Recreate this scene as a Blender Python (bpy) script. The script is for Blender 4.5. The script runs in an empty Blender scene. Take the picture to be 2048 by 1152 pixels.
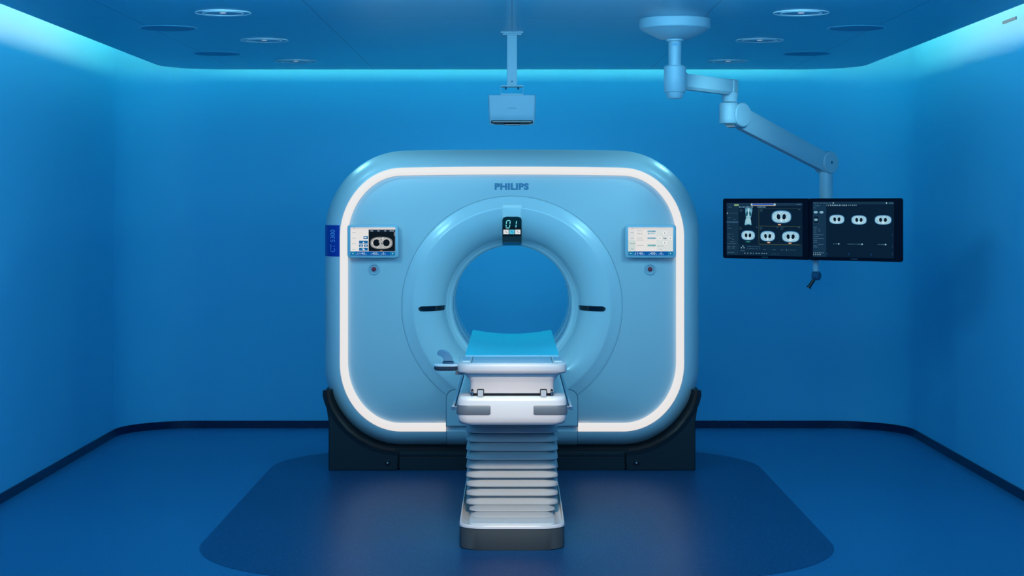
import bpy, bmesh, math, random
from math import pi, sin, cos, sqrt, radians
from mathutils import Vector, Matrix
random.seed(7)
sc = bpy.context.scene
COL = sc.collection

# ------------------------------------------------------------------ camera
F = 3600.0 / 2048.0
cam_d = bpy.data.cameras.new('camera'); cam = bpy.data.objects.new('camera', cam_d); COL.objects.link(cam)
cam.location = (0, 0, 1.6); cam.rotation_euler = (pi/2, 0, 0)
cam_d.sensor_width = 36; cam_d.lens = 36 * F
cam_d.shift_y = -(576 - 408) / 2048.0
cam_d.clip_start = 0.1; cam_d.clip_end = 60
sc.camera = cam
sc.view_settings.view_transform = 'Standard'; sc.view_settings.look = 'None'
sc.view_settings.gamma = 1; sc.view_settings.exposure = 0.0
sc.view_settings.use_curve_mapping = False

def lin(c):
    c = c / 255.0
    return c / 12.92 if c <= 0.04045 else ((c + 0.055) / 1.055) ** 2.4
def rgb(r, g, b): return (lin(r), lin(g), lin(b), 1)

# ------------------------------------------------------------------ world and lights
w = bpy.data.worlds.new('world'); sc.world = w; w.use_nodes = True
w.node_tree.nodes['Background'].inputs[0].default_value = (0.05, 0.36, 0.95, 1)
w.node_tree.nodes['Background'].inputs[1].default_value = 0.32

def area(name, loc, target, sx, sy, energy, color, spread=180):
    d = bpy.data.lights.new(name, 'AREA'); d.shape = 'RECTANGLE'; d.size = sx; d.size_y = sy
    d.energy = energy; d.color = color; d.spread = radians(spread)
    o = bpy.data.objects.new(name, d); COL.objects.link(o); o.location = loc
    o.rotation_euler = (Vector(target) - Vector(loc)).to_track_quat('-Z', 'Y').to_euler()
    return o
def spot(name, loc, target, energy, color, size, blend, radius):
    d = bpy.data.lights.new(name, 'SPOT'); d.energy = energy; d.color = color
    d.spot_size = radians(size); d.spot_blend = blend; d.shadow_soft_size = radius
    o = bpy.data.objects.new(name, d); COL.objects.link(o); o.location = loc
    o.rotation_euler = (Vector(target) - Vector(loc)).to_track_quat('-Z', 'Y').to_euler()
    return o
# unseen blue area light added above the table to brighten the gantry
area('blue_top_fill', (0, 7.7, 2.50), (0, 11.0, 0.7), 3.6, 0.35, 55, (0.20, 0.68, 1.0))
area('back_wall_fill', (0, 11.95, 1.52), (0, 12.85, 1.15), 1.7, 0.2, 4.8, (0.2, 0.70, 0.95))  # unseen lamp added behind the gantry to brighten the back wall
area('blue_front_fill', (0, 3.3, 2.2), (0, 11.5, 1.2), 4.4, 0.5, 52, (0.32, 0.72, 1.0))  # unseen fill light added at the open front of the room
for sx in (-1, 1):
    spot('downlight_beam', (sx*1.42, 8.84, 2.44), (sx*0.45, 10.9, 0.85), 40, (0.34, 0.82, 0.95), 66, 1.0, 0.09)
    spot('downlight_beam', (sx*1.42, 10.32, 2.44), (sx*0.30, 11.0, 1.75), 22, (0.30, 0.85, 1.0), 62, 1.0, 0.09)
    spot('downlight_beam', (sx*1.42, 11.83, 2.44), (sx*0.50, 11.2, 1.90), 32, (0.30, 0.85, 1.0), 70, 1.0, 0.09)
# unseen white spot added above the view to whiten the table front
spot('white_table_fill', (0, 5.9, 2.50), (0, 8.3, 0.54), 560, (1.0, 0.83, 0.64), 19, 0.75, 0.20)

COVE = (0.62, 0.95, 0.54, 1)
COVE_POWER = 18.0
STRIP_POWER = 0.80

# ------------------------------------------------------------------ materials
MATS = {}
def mat(name, col, rough=0.5, metal=0.0, spec=0.5, coat=0.0, emit=None, estr=0.0):
    m = bpy.data.materials.new(name); m.use_nodes = True
    b = m.node_tree.nodes['Principled BSDF']
    b.inputs['Base Color'].default_value = col
    b.inputs['Roughness'].default_value = rough
    b.inputs['Metallic'].default_value = metal
    b.inputs['Specular IOR Level'].default_value = spec
    b.inputs['Coat Weight'].default_value = coat
    b.inputs['Coat Roughness'].default_value = 0.15
    if emit:
        b.inputs['Emission Color'].default_value = emit
        b.inputs['Emission Strength'].default_value = estr
    MATS[name] = m
    return m
def nodes(m): return m.node_tree.nodes, m.node_tree.links, m.node_tree.nodes['Principled BSDF']
def fine_bump(m, scale, strength, dist=0.001, detail=3):
    n, l, b = nodes(m)
    tc = n.new('ShaderNodeTexCoord'); t = n.new('ShaderNodeTexNoise'); t.inputs['Scale'].default_value = scale
    t.inputs['Detail'].default_value = detail
    bp = n.new('ShaderNodeBump'); bp.inputs['Strength'].default_value = strength; bp.inputs['Distance'].default_value = dist
    l.new(tc.outputs['Object'], t.inputs['Vector']); l.new(t.outputs['Fac'], bp.inputs['Height'])
    l.new(bp.outputs['Normal'], b.inputs['Normal'])
def mottled(m, c1, c2, scale, detail=4):
    n, l, b = nodes(m)
    tc = n.new('ShaderNodeTexCoord'); t = n.new('ShaderNodeTexNoise'); t.inputs['Scale'].default_value = scale
    t.inputs['Detail'].default_value = detail
    r = n.new('ShaderNodeValToRGB'); r.color_ramp.elements[0].position = 0.35; r.color_ramp.elements[1].position = 0.65
    r.color_ramp.elements[0].color = c1; r.color_ramp.elements[1].color = c2
    l.new(tc.outputs['Object'], t.inputs['Vector']); l.new(t.outputs['Fac'], r.inputs['Fac'])
    l.new(r.outputs['Color'], b.inputs['Base Color'])
    return t, r
def glitter(m, base, fleck, scale, thresh):
    """vinyl with tiny bright mica flecks"""
    n, l, b = nodes(m)
    tc = n.new('ShaderNodeTexCoord')
    v = n.new('ShaderNodeTexVoronoi'); v.inputs['Scale'].default_value = scale
    sep = n.new('ShaderNodeSeparateColor')
    gt = n.new('ShaderNodeMath'); gt.operation = 'GREATER_THAN'; gt.inputs[1].default_value = thresh
    lt = n.new('ShaderNodeMath'); lt.operation = 'LESS_THAN'; lt.inputs[1].default_value = 0.32
    mu = n.new('ShaderNodeMath'); mu.operation = 'MULTIPLY'
    mix = n.new('ShaderNodeMix'); mix.data_type = 'RGBA'
    mix.inputs['A'].default_value = base; mix.inputs['B'].default_value = fleck
    l.new(tc.outputs['Object'], v.inputs['Vector']); l.new(v.outputs['Color'], sep.inputs['Color'])
    l.new(sep.outputs['Red'], gt.inputs[0]); l.new(v.outputs['Distance'], lt.inputs[0])
    l.new(gt.outputs[0], mu.inputs[0]); l.new(lt.outputs[0], mu.inputs[1])
    l.new(mu.outputs[0], mix.inputs['Factor']); l.new(mix.outputs['Result'], b.inputs['Base Color'])
    l.new(mu.outputs[0], b.inputs['Metallic']); b.inputs['Specular Tint'].default_value = (0.35, 0.70, 1.0, 1)
    # each chip tilts a little: bump from the cell colour gives sparkle
    bp = n.new('ShaderNodeBump'); bp.inputs['Strength'].default_value = 0.6; bp.inputs['Distance'].default_value = 0.0015
    l.new(sep.outputs['Green'], bp.inputs['Height']); l.new(bp.outputs['Normal'], b.inputs['Normal'])

WALL = mat('wall_light_tint', (0.10, 0.58, 0.90, 1), 0.55, spec=0.3); fine_bump(WALL, 90, 0.12)  # walls are white; the blue of the light is put into this colour
FLOOR = mat('blue_vinyl_floor', (0.018, 0.13, 0.40, 1), 0.36, spec=0.5)
mottled(FLOOR, (0.020, 0.19, 0.39, 1), (0.026, 0.22, 0.44, 1), 60); fine_bump(FLOOR, 160, 0.15)
INLAY = mat('dark_fleck_vinyl', (0.01, 0.06, 0.2, 1), 0.36, spec=0.3)
glitter(INLAY, (0.009, 0.075, 0.19, 1), (0.22, 0.50, 0.85, 1), 190, 0.88)
BASEB = mat('baseboard_vinyl', (0.004, 0.015, 0.06, 1), 0.35)
glitter(BASEB, (0.0035, 0.016, 0.06, 1), (0.08, 0.2, 0.4, 1), 150, 0.95)
CEIL = mat('ceiling_panel', (0.07, 0.44, 0.62, 1), 0.28, spec=0.5)
def ceiling_seams(m):
    n, l, b = nodes(m)
    tc = n.new('ShaderNodeTexCoord'); sep = n.new('ShaderNodeSeparateXYZ'); l.new(tc.outputs['Object'], sep.inputs[0])
    def line(out, period, off, width):
        a = n.new('ShaderNodeMath'); a.operation = 'ADD'; a.inputs[1].default_value = off; l.new(out, a.inputs[0])
        p = n.new('ShaderNodeMath'); p.operation = 'PINGPONG'; p.inputs[1].default_value = period / 2; l.new(a.outputs[0], p.inputs[0])
        q = n.new('ShaderNodeMath'); q.operation = 'LESS_THAN'; q.inputs[1].default_value = width; l.new(p.outputs[0], q.inputs[0])
        return q.outputs[0]
    s1 = line(sep.outputs['X'], 0.965, 0, 0.0022); s2 = line(sep.outputs['Y'], 3.1, -9.1, 0.0035)
    mx = n.new('ShaderNodeMath'); mx.operation = 'MAXIMUM'; l.new(s1, mx.inputs[0]); l.new(s2, mx.inputs[1])
    mix = n.new('ShaderNodeMix'); mix.data_type = 'RGBA'
    mix.inputs['A'].default_value = (0.07, 0.44, 0.62, 1); mix.inputs['B'].default_value = (0.012, 0.09, 0.2, 1)
    l.new(mx.outputs[0], mix.inputs['Factor']); l.new(mix.outputs['Result'], b.inputs['Base Color'])
ceiling_seams(CEIL)
COVEM = mat('cove_led', (0.8, 0.8, 0.8, 1), 0.5, emit=COVE, estr=COVE_POWER)
COVEW = mat('cove_led_bright', (0.8, 0.8, 0.8, 1), 0.5, emit=(1.0, 0.58, 0.36, 1), estr=COVE_POWER * 2.1)
STRIP = mat('light_strip_diffuser', (0.12, 0.08, 0.06, 1), 0.5, emit=(1.0, 0.95, 0.93, 1), estr=STRIP_POWER)
SHELL = mat('gantry_lacquer', (0.60, 0.68, 0.74, 1), 0.36, spec=0.5, coat=0.05)
PANEL = mat('gantry_panel', (0.60, 0.70, 0.76, 1), 0.40, spec=0.5)
RING = mat('bore_cover', (0.66, 0.78, 0.84, 1), 0.25, spec=0.5, coat=0.3)
SEAM = mat('seam_shadow_rubber', (0.02, 0.09, 0.17, 1), 0.6)
DARK = mat('dark_base_plastic', (0.010, 0.018, 0.026, 1), 0.42, spec=0.4)
BLACK = mat('black_rubber', (0.004, 0.005, 0.007, 1), 0.35)
GLASS = mat('black_glass', (0.003, 0.005, 0.012, 1), 0.08, spec=0.6)
WHITE = mat('white_table_plastic', (0.71, 0.70, 0.70, 1), 0.30, spec=0.5, coat=0.2)
GREY = mat('grey_bumper', (0.14, 0.17, 0.20, 1), 0.45)
PLINTH = mat('charcoal_plinth', (0.065, 0.080, 0.084, 1), 0.55)
BELLOW = mat('bellows_fabric', (0.42, 0.45, 0.47, 1), 0.6, spec=0.3); fine_bump(BELLOW, 200, 0.1)
PADM = mat('cyan_pad_vinyl', (0.03, 0.88, 0.97, 1), 0.42, spec=0.4); fine_bump(PADM, 250, 0.08)
CHROME = mat('brushed_steel', (0.6, 0.62, 0.64, 1), 0.25, metal=1.0)
LATCH = mat('latch_grey', (0.52, 0.55, 0.58, 1), 0.35)
GLOSS = mat('gloss_white_glint', (0.92, 0.96, 0.97, 1), 0.15, spec=0.8, coat=0.5)  # near-white base colour stands in for bright reflections
RED = mat('red_button', (0.40, 0.02, 0.05, 1), 0.3)
LOGO = mat('logo_blue', (0.05, 0.24, 0.42, 1), 0.4)
LABEL = mat('label_royal_blue', (0.006, 0.045, 0.38, 1), 0.35)
LABTX = mat('label_lettering', (0.30, 0.55, 0.95, 1), 0.4)
ARM = mat('arm_enamel', (0.38, 0.53, 0.62, 1), 0.38, spec=0.5, coat=0.05)
BEZEL = mat('monitor_bezel', (0.0015, 0.003, 0.014, 1), 0.40, spec=0.15)
TRIMR = mat('downlight_ring', (0.92, 0.98, 1.0, 1), 0.3, spec=0.8)
DISC = mat('speaker_cloth', (0.06, 0.37, 0.55, 1), 0.6)
LENS = mat('downlight_lens', (0.6, 0.7, 0.75, 1), 0.2, emit=(0.75, 0.9, 0.9, 1), estr=0.35)

# emission from a colour attribute: the picture a screen shows
def screen_mat(name, strength):
    m = bpy.data.materials.new(name); m.use_nodes = True
    n, l, b = nodes(m)
    a = n.new('ShaderNodeAttribute'); a.attribute_name = 'pic'
    b.inputs['Base Color'].default_value = (0.003, 0.004, 0.006, 1); b.inputs['Roughness'].default_value = 0.3; b.inputs['Specular IOR Level'].default_value = 0.08
    l.new(a.outputs['Color'], b.inputs['Emission Color']); b.inputs['Emission Strength'].default_value = strength
    return m
SCREEN = screen_mat('lit_screen', 0.95)

# ------------------------------------------------------------------ mesh helpers
def build(name, verts, faces, m=None, parent=None, smooth=True, angle=35, bevel=0, seg=3, cols=None):
    me = bpy.data.meshes.new(name)
    me.from_pydata([tuple(v) for v in verts], [], faces)
    bm = bmesh.new(); bm.from_mesh(me)
    if cols is None:
        bmesh.ops.remove_doubles(bm, verts=bm.verts, dist=1e-6)
        bmesh.ops.recalc_face_normals(bm, faces=bm.faces)
    for f in bm.faces: f.smooth = smooth
    if smooth:
        for e in bm.edges:
            if len(e.link_faces) == 2 and e.calc_face_angle(0) > radians(angle): e.smooth = False
    bm.to_mesh(me); bm.free()
    o = bpy.data.objects.new(name, me); COL.objects.link(o)
    if m: me.materials.append(m)
    if parent: o.parent = parent
    if bevel:
        md = o.modifiers.new('bevel', 'BEVEL'); md.width = bevel; md.segments = seg; md.limit_method = 'ANGLE'
        md.angle_limit = radians(30); md.harden_normals = False
    return o
def thing(name, label, cat, loc=(0, 0, 0), group=None):
    o = bpy.data.objects.new(name, None); COL.objects.link(o); o.location = loc
    o.empty_display_size = 0.1
    o['label'] = label; o['category'] = cat
    if group: o['group'] = group
    return o
def tag(o, label, cat, group=None):
    o['label'] = label; o['category'] = cat
    if group: o['group'] = group
    return o
def struct(o): o['kind'] = 'structure'; return o

class MB:
    """collects pieces (world coordinates) for one mesh; origin shifts into the parent's frame"""
    def __init__(s, origin=(0, 0, 0)): s.v = []; s.f = []; s.o = Vector(origin)
    def add(s, verts, faces):
        b = len(s.v); s.v += [Vector(v) - s.o for v in verts]; s.f += [tuple(b + i for i in f) for f in faces]; return s
    def loft(s, rings, cap0=True, cap1=True, closed=True):
        n = len(rings[0]); v = [p for r in rings for p in r]; f = []
        for i in range(len(rings) - 1):
            for j in range(n if closed else n - 1):
                k = (j + 1) % n
                f.append((i*n+j, i*n+k, (i+1)*n+k, (i+1)*n+j))
        if cap0: f.append(tuple(range(n))[::-1])
        if cap1: f.append(tuple((len(rings)-1)*n + j for j in range(n)))
        return s.add(v, f)
    def box(s, x0, x1, y0, y1, z0, z1):
        v = [(x, y, z) for z in (z0, z1) for (x, y) in ((x0, y0), (x1, y0), (x1, y1), (x0, y1))]
        return s.add(v, [(3,2,1,0), (4,5,6,7), (0,1,5,4), (1,2,6,5), (2,3,7,6), (3,0,4,7)])
    def lathe(s, c, axis, prof, n=64, cap0=False, cap1=False, closed=False):
        ax = Vector(axis).normalized(); up = Vector((0, 0, 1)) if abs(ax.z) < .9 else Vector((1, 0, 0))
        a = up.cross(ax).normalized(); b = ax.cross(a); c = Vector(c)
        rings = [[c + ax*h + (a*cos(2*pi*i/n) + b*sin(2*pi*i/n))*r for i in range(n)] for r, h in prof]
        if closed: rings.append(rings[0])
        return s.loft(rings, cap0, cap1)
    def cyl(s, p0, p1, r, n=24, r1=None):
        p0 = Vector(p0); p1 = Vector(p1); d = p1 - p0
        return s.lathe(p0, d, [(r, 0), (r if r1 is None else r1, d.length)], n, True, True)
    def prism(s, p0, p1, sec0, sec1=None, up=(0, 0, 1)):
        """section (side, up) swept from p0 to p1"""
        p0 = Vector(p0); p1 = Vector(p1); d = (p1 - p0).normalized()
        side = d.cross(Vector(up)).normalized(); u = side.cross(d)
        sec1 = sec1 or sec0
        return s.loft([[p0 + side*a + u*b for a, b in sec0], [p1 + side*a + u*b for a, b in sec1]])
    def poly_xz(s, pts, y0, y1):
        return s.loft([[(x, y0, z) for x, z in pts], [(x, y1, z) for x, z in pts]])
    def make(s, name, m, parent=None, **k): return build(name, s.v, s.f, m, parent, **k)

def rrect(hw, hh, r, n=10, cx=0, cy=0, rr=None):
    """rounded rectangle counter-clockwise from the right edge; rr=(rx, ry) gives elliptical corners"""
    rx, ry = rr or (r, r); pts = []
    for k, (sx, sy) in enumerate(((1, 1), (-1, 1), (-1, -1), (1, -1))):
        for i in range(n + 1):
            a = pi/2 * (k + i / n)
            pts.append((cx + sx*(hw - rx) + rx*cos(a), cy + sy*(hh - ry) + ry*sin(a)))
    return pts
_tmp = None
def text_mesh(s, size, bold=0.0, spacing=1.0, shear=0.0):
    """letters as flat polygons around (0,0): verts (x, y) and faces, and the width"""
    cu = bpy.data.curves.new('letters', 'FONT'); cu.body = s; cu.size = size; cu.offset = bold
    cu.align_x = 'CENTER'; cu.align_y = 'CENTER'; cu.space_character = spacing; cu.shear = shear
    cu.resolution_u = 3
    o = bpy.data.objects.new('letters', cu); COL.objects.link(o)
    dg = bpy.context.evaluated_depsgraph_get(); dg.update()
    e = o.evaluated_get(dg); me = e.to_mesh()
    v = [(p.co.x, p.co.y) for p in me.vertices]; f = [tuple(p.vertices) for p in me.polygons]
    e.to_mesh_clear(); bpy.data.objects.remove(o); bpy.data.curves.remove(cu)
    xs = [a for a, b in v]; ys = [b for a, b in v]
    cx = (min(xs) + max(xs)) / 2; cy = (min(ys) + max(ys)) / 2
    v = [(a - cx, b - cy) for a, b in v]
    return v, f, max(xs) - min(xs), max(ys) - min(ys)
def fit_text(s, width, height, **k):
    v, f, w_, h_ = text_mesh(s, 1.0, **k)
    return [(a * width / w_, b * height / h_) for a, b in v], f

class Canvas:
    """picture on a screen: flat coloured shapes, each a hair in front of the one before"""
    def __init__(s, origin, u, v, W, H, n, step=0.00004):
        s.o = Vector(origin); s.u = Vector(u) / W; s.vv = Vector(v) / H; s.n = Vector(n); s.W = W; s.H = H
        s.v = []; s.f = []; s.c = []; s.k = 0; s.step = step
    def P(s, x, y): return s.o + s.u*x + s.vv*y + s.n*(s.k*s.step)
    def poly(s, pts, col):
        b = len(s.v); s.v += [s.P(x, y) for x, y in pts]; s.f.append(tuple(range(b, b+len(pts)))); s.c.append(col); s.k += 1
    def rect(s, x0, y0, x1, y1, col): s.poly([(x0, y0), (x0, y1), (x1, y1), (x1, y0)], col)
    def ell(s, cx, cy, rx, ry, col, n=20, p=1.0, rot=0, t=0):
        pts = []
        for i in range(n):
            a = -2*pi*i/n; x = abs(cos(a))**p * (1 if cos(a) > 0 else -1) * rx; y = abs(sin(a))**p * (1 if sin(a) > 0 else -1) * ry
            pts.append((cx + x*cos(rot) - y*sin(rot), cy + x*sin(rot) + y*cos(rot)))
        s.poly(pts, col)
    def text(s, st, cx, cy, w_, h_, col, **k):
        v, f = fit_text(st, w_, h_, **k); b = len(s.v)
        s.v += [s.P(cx + x, cy - y) for x, y in v]
        for q in f: s.f.append(tuple(b + i for i in q)); s.c.append(col)
        s.k += 1
    def ticks(s, x, y, n, w_, h_, gap, col, jitter=0.5):
        for i in range(n):
            ww = w_ * (1 - jitter*random.random()); s.rect(x, y, x + ww, y + h_, col); s.k -= 1; x += w_ + gap
        s.k += 1
    def make(s, name, parent):
        o = build(name, [p - s.org for p in s.v], s.f, SCREEN, parent, smooth=False, cols=s.c)
        at = o.data.color_attributes.new('pic', 'FLOAT_COLOR', 'CORNER')
        for pl, c in zip(o.data.polygons, s.c):
            for li in pl.loop_indices: at.data[li].color = c
        return o

def chest(cv, cx, cy, rx, ry, tint=(1, 1, 1), grey=False, seed=1, simple=False):
    """axial chest scan: bright body, dark lungs, spine"""
    R = random.Random(seed)
    def C(r, g, b): return rgb(r*tint[0], g*tint[1], b*tint[2])
    if grey: rim, body, br, lung = C(120, 122, 122), C(168, 170, 168), C(225, 225, 220), C(6, 6, 8)
    else: rim, body, br, lung = C(62, 125, 172), C(150, 200, 222), C(215, 240, 248), C(5, 24, 42)
    cv.ell(cx, cy, rx, ry, rim, 40, 0.75)
    cv.ell(cx, cy + ry*.02, rx*.93, ry*.90, body, 40, 0.78)
    if simple:
        cv.ell(cx - rx*.33, cy, rx*.2, ry*.4, lung, 12); cv.ell(cx + rx*.33, cy, rx*.2, ry*.4, lung, 12); return
    for i in range(110 if not grey else 46):
        a = R.uniform(0, 2*pi); q = R.uniform(.55, .85)
        c = br if R.random() < .55 else (rim if R.random() < .6 else body)
        g_ = 1 if grey else .55
        cv.ell(cx + rx*q*cos(a), cy + ry*q*sin(a), g_*rx*R.uniform(.03, .10), g_*ry*R.uniform(.03, .09), c, 7, rot=R.uniform(0, 3)); cv.k -= 0.85
    if grey: dx, lx, ly, ly0 = .44, .31, .60, -.02
    else: dx, lx, ly, ly0 = .28, .20, .44, 0.0
    for sg in (-1, 1):
        cv.ell(cx + sg*rx*dx, cy + ry*ly0, rx*(lx+.035), ry*(ly+.05), br, 22, 1.05, rot=sg*.08)
        cv.ell(cx + sg*rx*dx, cy + ry*ly0, rx*lx, ry*ly, lung, 22, 1.0, rot=sg*.12)
    cv.ell(cx, cy - ry*.12, rx*.12, ry*.42, body, 16)
    cv.ell(cx, cy + ry*.50, rx*.10, ry*.26, br, 14)
    cv.ell(cx, cy + ry*.44, rx*.025, ry*.07, lung, 8)
    if grey:
        cv.ell(cx - rx*.04, cy - ry*.2, rx*.2, ry*.33, body, 16); cv.ell(cx + rx*.05, cy + ry*.08, rx*.06, ry*.10, lung, 10)
        cv.poly([(cx - rx*.12, cy + ry*.25), (cx - rx*.32, cy + ry*.85), (cx + rx*.32, cy + ry*.85), (cx + rx*.12, cy + ry*.25)], body)
        for i in range(14): cv.ell(cx + rx*R.uniform(-.7, .7), cy + ry*R.uniform(.62, .8), rx*.03, ry*.04, br, 6)
        for i in range(8): cv.ell(cx + rx*R.uniform(-.65, .65), cy - ry*R.uniform(.62, .78), rx*.05, ry*.04, br, 6)

# ================================================================== the room
XL, XR, YB, YF, RC = -2.735, 2.765, 12.857, 3.0, 0.50
ZT = 2.90
def corner_path(xl, xr, yb, r, n=14):
    """the back wall's plan with both rounded corners, from the left wall to the right wall"""
    p = []
    for i in range(n + 1):
        a = pi - pi/2*i/n; p.append((xl + r + r*cos(a), yb - r + r*sin(a)))
    for i in range(n + 1):
        a = pi/2 - pi/2*i/n; p.append((xr - r + r*cos(a), yb - r + r*sin(a)))
    return p
def wall_slab(name, inner, outer, z0, z1, m, bevel=0):
    rings = [[(a[0], a[1], z0), (a[0], a[1], z1), (b[0], b[1], z1), (b[0], b[1], z0)] for a, b in zip(inner, outer)]
    return struct(MB().loft(rings).make(name, m, smooth=True, angle=40))
T = 0.10
wall_slab('wall_back', corner_path(XL, XR, YB, RC), corner_path(XL - T, XR + T, YB + T, RC + T), 0, ZT, WALL)
yw = YB - RC
struct(MB().box(XL - T, XL, YF, yw, 0, ZT).make('wall_left', WALL, smooth=False))
struct(MB().box(XR, XR + T, YF, yw, 0, ZT).make('wall_right', WALL, smooth=False))
BH, BT = 0.053, 0.010
wall_slab('baseboard_back', corner_path(XL + BT, XR - BT, YB - BT, RC - BT), corner_path(XL, XR, YB, RC), 0, BH, BASEB)
struct(MB().box(XL, XL + BT, YF, yw, 0, BH).make('baseboard_left', BASEB, smooth=False))
struct(MB().box(XR - BT, XR, YF, yw, 0, BH).make('baseboard_right', BASEB, smooth=False))
struct(MB().box(XL - T, XR + T, YF, YB + T, -0.1, 0).make('floor', FLOOR, smooth=False))
struct(MB().box(XL - T, XR + T, YF, YB + T, ZT, ZT + 0.1).make('ceiling', WALL, smooth=False))
# suspended ceiling panel with rounded back corners; light coves run between it and the walls
CX, CYB, CR, CZ = 2.40, 12.58, 0.42, 2.54
cp = corner_path(-CX, CX, CYB, CR); outl = [(-CX, YF)] + cp + [(CX, YF)]
struct(MB().loft([[(x, y, CZ) for x, y in outl], [(x, y, CZ + 0.035) for x, y in outl]]).make('ceiling', CEIL, smooth=False))
# floor inlay
struct_in = rrect(1.485, 2.06, 0.9, 18, cx=0.022, cy=9.71, rr=(0.80, 0.85))
inl = []
for i, (x, y) in enumerate(struct_in): inl.append((x, y))
o = MB().loft([[(x, y, 0.0) for x, y in inl], [(x, y, 0.0015) for x, y in inl]]).make('trim_1', INLAY, smooth=False); struct(o)
# cove light: led profile lying on the back of the suspended panel
def cove(pts, name, m, label):
    rings = []
    n = len(pts)
    for i, (x, y) in enumerate(pts):
        a = Vector(pts[max(i-1, 0)]); b = Vector(pts[min(i+1, n-1)]); d = (b - a).normalized(); nr = Vector((-d.y, d.x))
        rings.append([(x - nr.x*.02, y - nr.y*.02, CZ + .036), (x + nr.x*.02, y + nr.y*.02, CZ + .036), (x + nr.x*.02, y + nr.y*.02, CZ + .066), (x - nr.x*.02, y - nr.y*.02, CZ + .066)])
    return MB().loft(rings).make(name, m)
ci = corner_path(-CX + .10, CX - .10, CYB - .10, CR - .10)
o = cove([(-CX + .10, 11.2)] + ci + [(CX - .10, 11.2)], 'cove_light', COVEM, ''); tag(o, 'cyan led strip hidden in the cove round the back of the ceiling panel', 'light')
o = cove([(-CX + .10, YF + .2), (-CX + .10, 11.19)], 'cove_light', COVEW, ''); tag(o, 'pale led strip in the cove above the left wall', 'light')
o = cove([(CX - .10, 11.19), (CX - .10, YF + .2)], 'cove_light', COVEW, ''); tag(o, 'pale led strip in the cove above the right wall', 'light')

# ceiling fittings -------------------------------------------------
def copy_tree(o, loc=None, parent=None):
    c = o.copy(); COL.objects.link(c)
    if parent: c.parent = parent
    if loc: c.location = loc
    for ch in list(o.children): copy_tree(ch, None, c)
    return c
def make_downlight():
    t = thing('downlight', '', 'ceiling light', (0, 0, CZ), 'round recessed downlights in the ceiling')
    g = lambda: MB()
    g().lathe((0, 0, 0), (0, 0, 1), [(.1375, .0), (.1375, -.0035), (.136, -.0045), (.1335, -.0035), (.1335, 0)], 64, closed=True).make('outer_ring', TRIMR, t)
    g().lathe((0, 0, 0), (0, 0, 1), [(.1015, .0), (.1015, -.0045), (.100, -.0058), (.0975, -.0045), (.0975, 0)], 64, closed=True).make('inner_ring', TRIMR, t)
    g().lathe((0, 0, 0), (0, 0, 1), [(.0001, -.0012), (.06, -.0012), (.094, -.003), (.094, 0)], 48).make('reflector', mat('reflector_dark', (0.02, 0.12, 0.28, 1), 0.2), t)
    g().lathe((0, 0, 0), (0, 0, 1), [(.0001, -.0038), (.014, -.0032), (.017, -.0012)], 24).make('lamp', LENS, t)
    return t
dl = make_downlight()
order = [('nearest the camera', 8.84), ('in the middle', 10.32), ('farthest back', 11.83)]
first = True
for sx, side in ((-1, 'left'), (1, 'right')):
    for words, y in order:
        o = dl if first else copy_tree(dl); first = False
        o.location = (sx*1.42, y, CZ)
        o['label'] = 'bright-rimmed round downlight, %s of the three in the %s row of the ceiling' % (words.replace('in the middle', 'the middle one'), side)
def make_speaker():
    t = thing('ceiling_speaker', '', 'ceiling speaker', (0, 0, CZ), 'flush round speaker covers in the ceiling')
    MB().lathe((0, 0, 0), (0, 0, 1), [(.158, 0), (.156, -.003), (.150, -.004), (.143, -.002), (.143, 0)], 64, closed=True).make('rim', mat('speaker_rim', (0.14, 0.62, 0.80, 1), 0.35), t)
    MB().lathe((0, 0, 0), (0, 0, 1), [(.0001, -.0055), (.12, -.0055), (.141, -.004), (.142, 0)], 64).make('grille', DISC, t)
    return t
sp = make_speaker(); first = True
for sx, side in ((-1, 'left'), (1, 'right')):
    for words, y in (('nearer', 9.61), ('farther', 11.24)):
        o = sp if first else copy_tree(sp); first = False
        o.location = (sx*1.84, y, CZ)
        o['label'] = 'dark round flush ceiling disc, the %s of the two near the %s wall' % (words, side)
o = MB().box(XR - .006, XR, 9.86, 10.13, 2.612, 2.628).make('wall_vent', mat('vent_dark', (0.01, 0.10, 0.2, 1), 0.5), smooth=False)
tag(o, 'small dark horizontal slot high on the bright top of the right wall', 'vent')

# ================================================================== gantry
G0 = Vector((0, 10.85, 0)); D0 = 10.85
G = thing('ct_scanner', 'large rounded-square white scanner gantry with glowing white rim and round bore', 'scanner', tuple(G0))
def M(): return MB(G0)
def bowed(pts, zc, amt):
    return [(x, z + (amt*max(0, 1 - (x/0.95)**2) if z > zc else 0)) for x, z in pts]
def gring(y, grow, k=1.0, n=16):
    """outline of the gantry body grown by GROW outside the strip's outer edge"""
    hw = 1.037 + grow; zt = 1.811 + grow*0.96; zb = 0.229 - grow*1.10
    rx = 0.37 + grow*1.15; rz = 0.40 + grow*1.15
    p = bowed(rrect(hw, (zt - zb)/2, 0, n, cy=(zt + zb)/2, rr=(rx, rz)), 1.0, 0.013)
    return [(x, y, z) for x, z in p]
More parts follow.
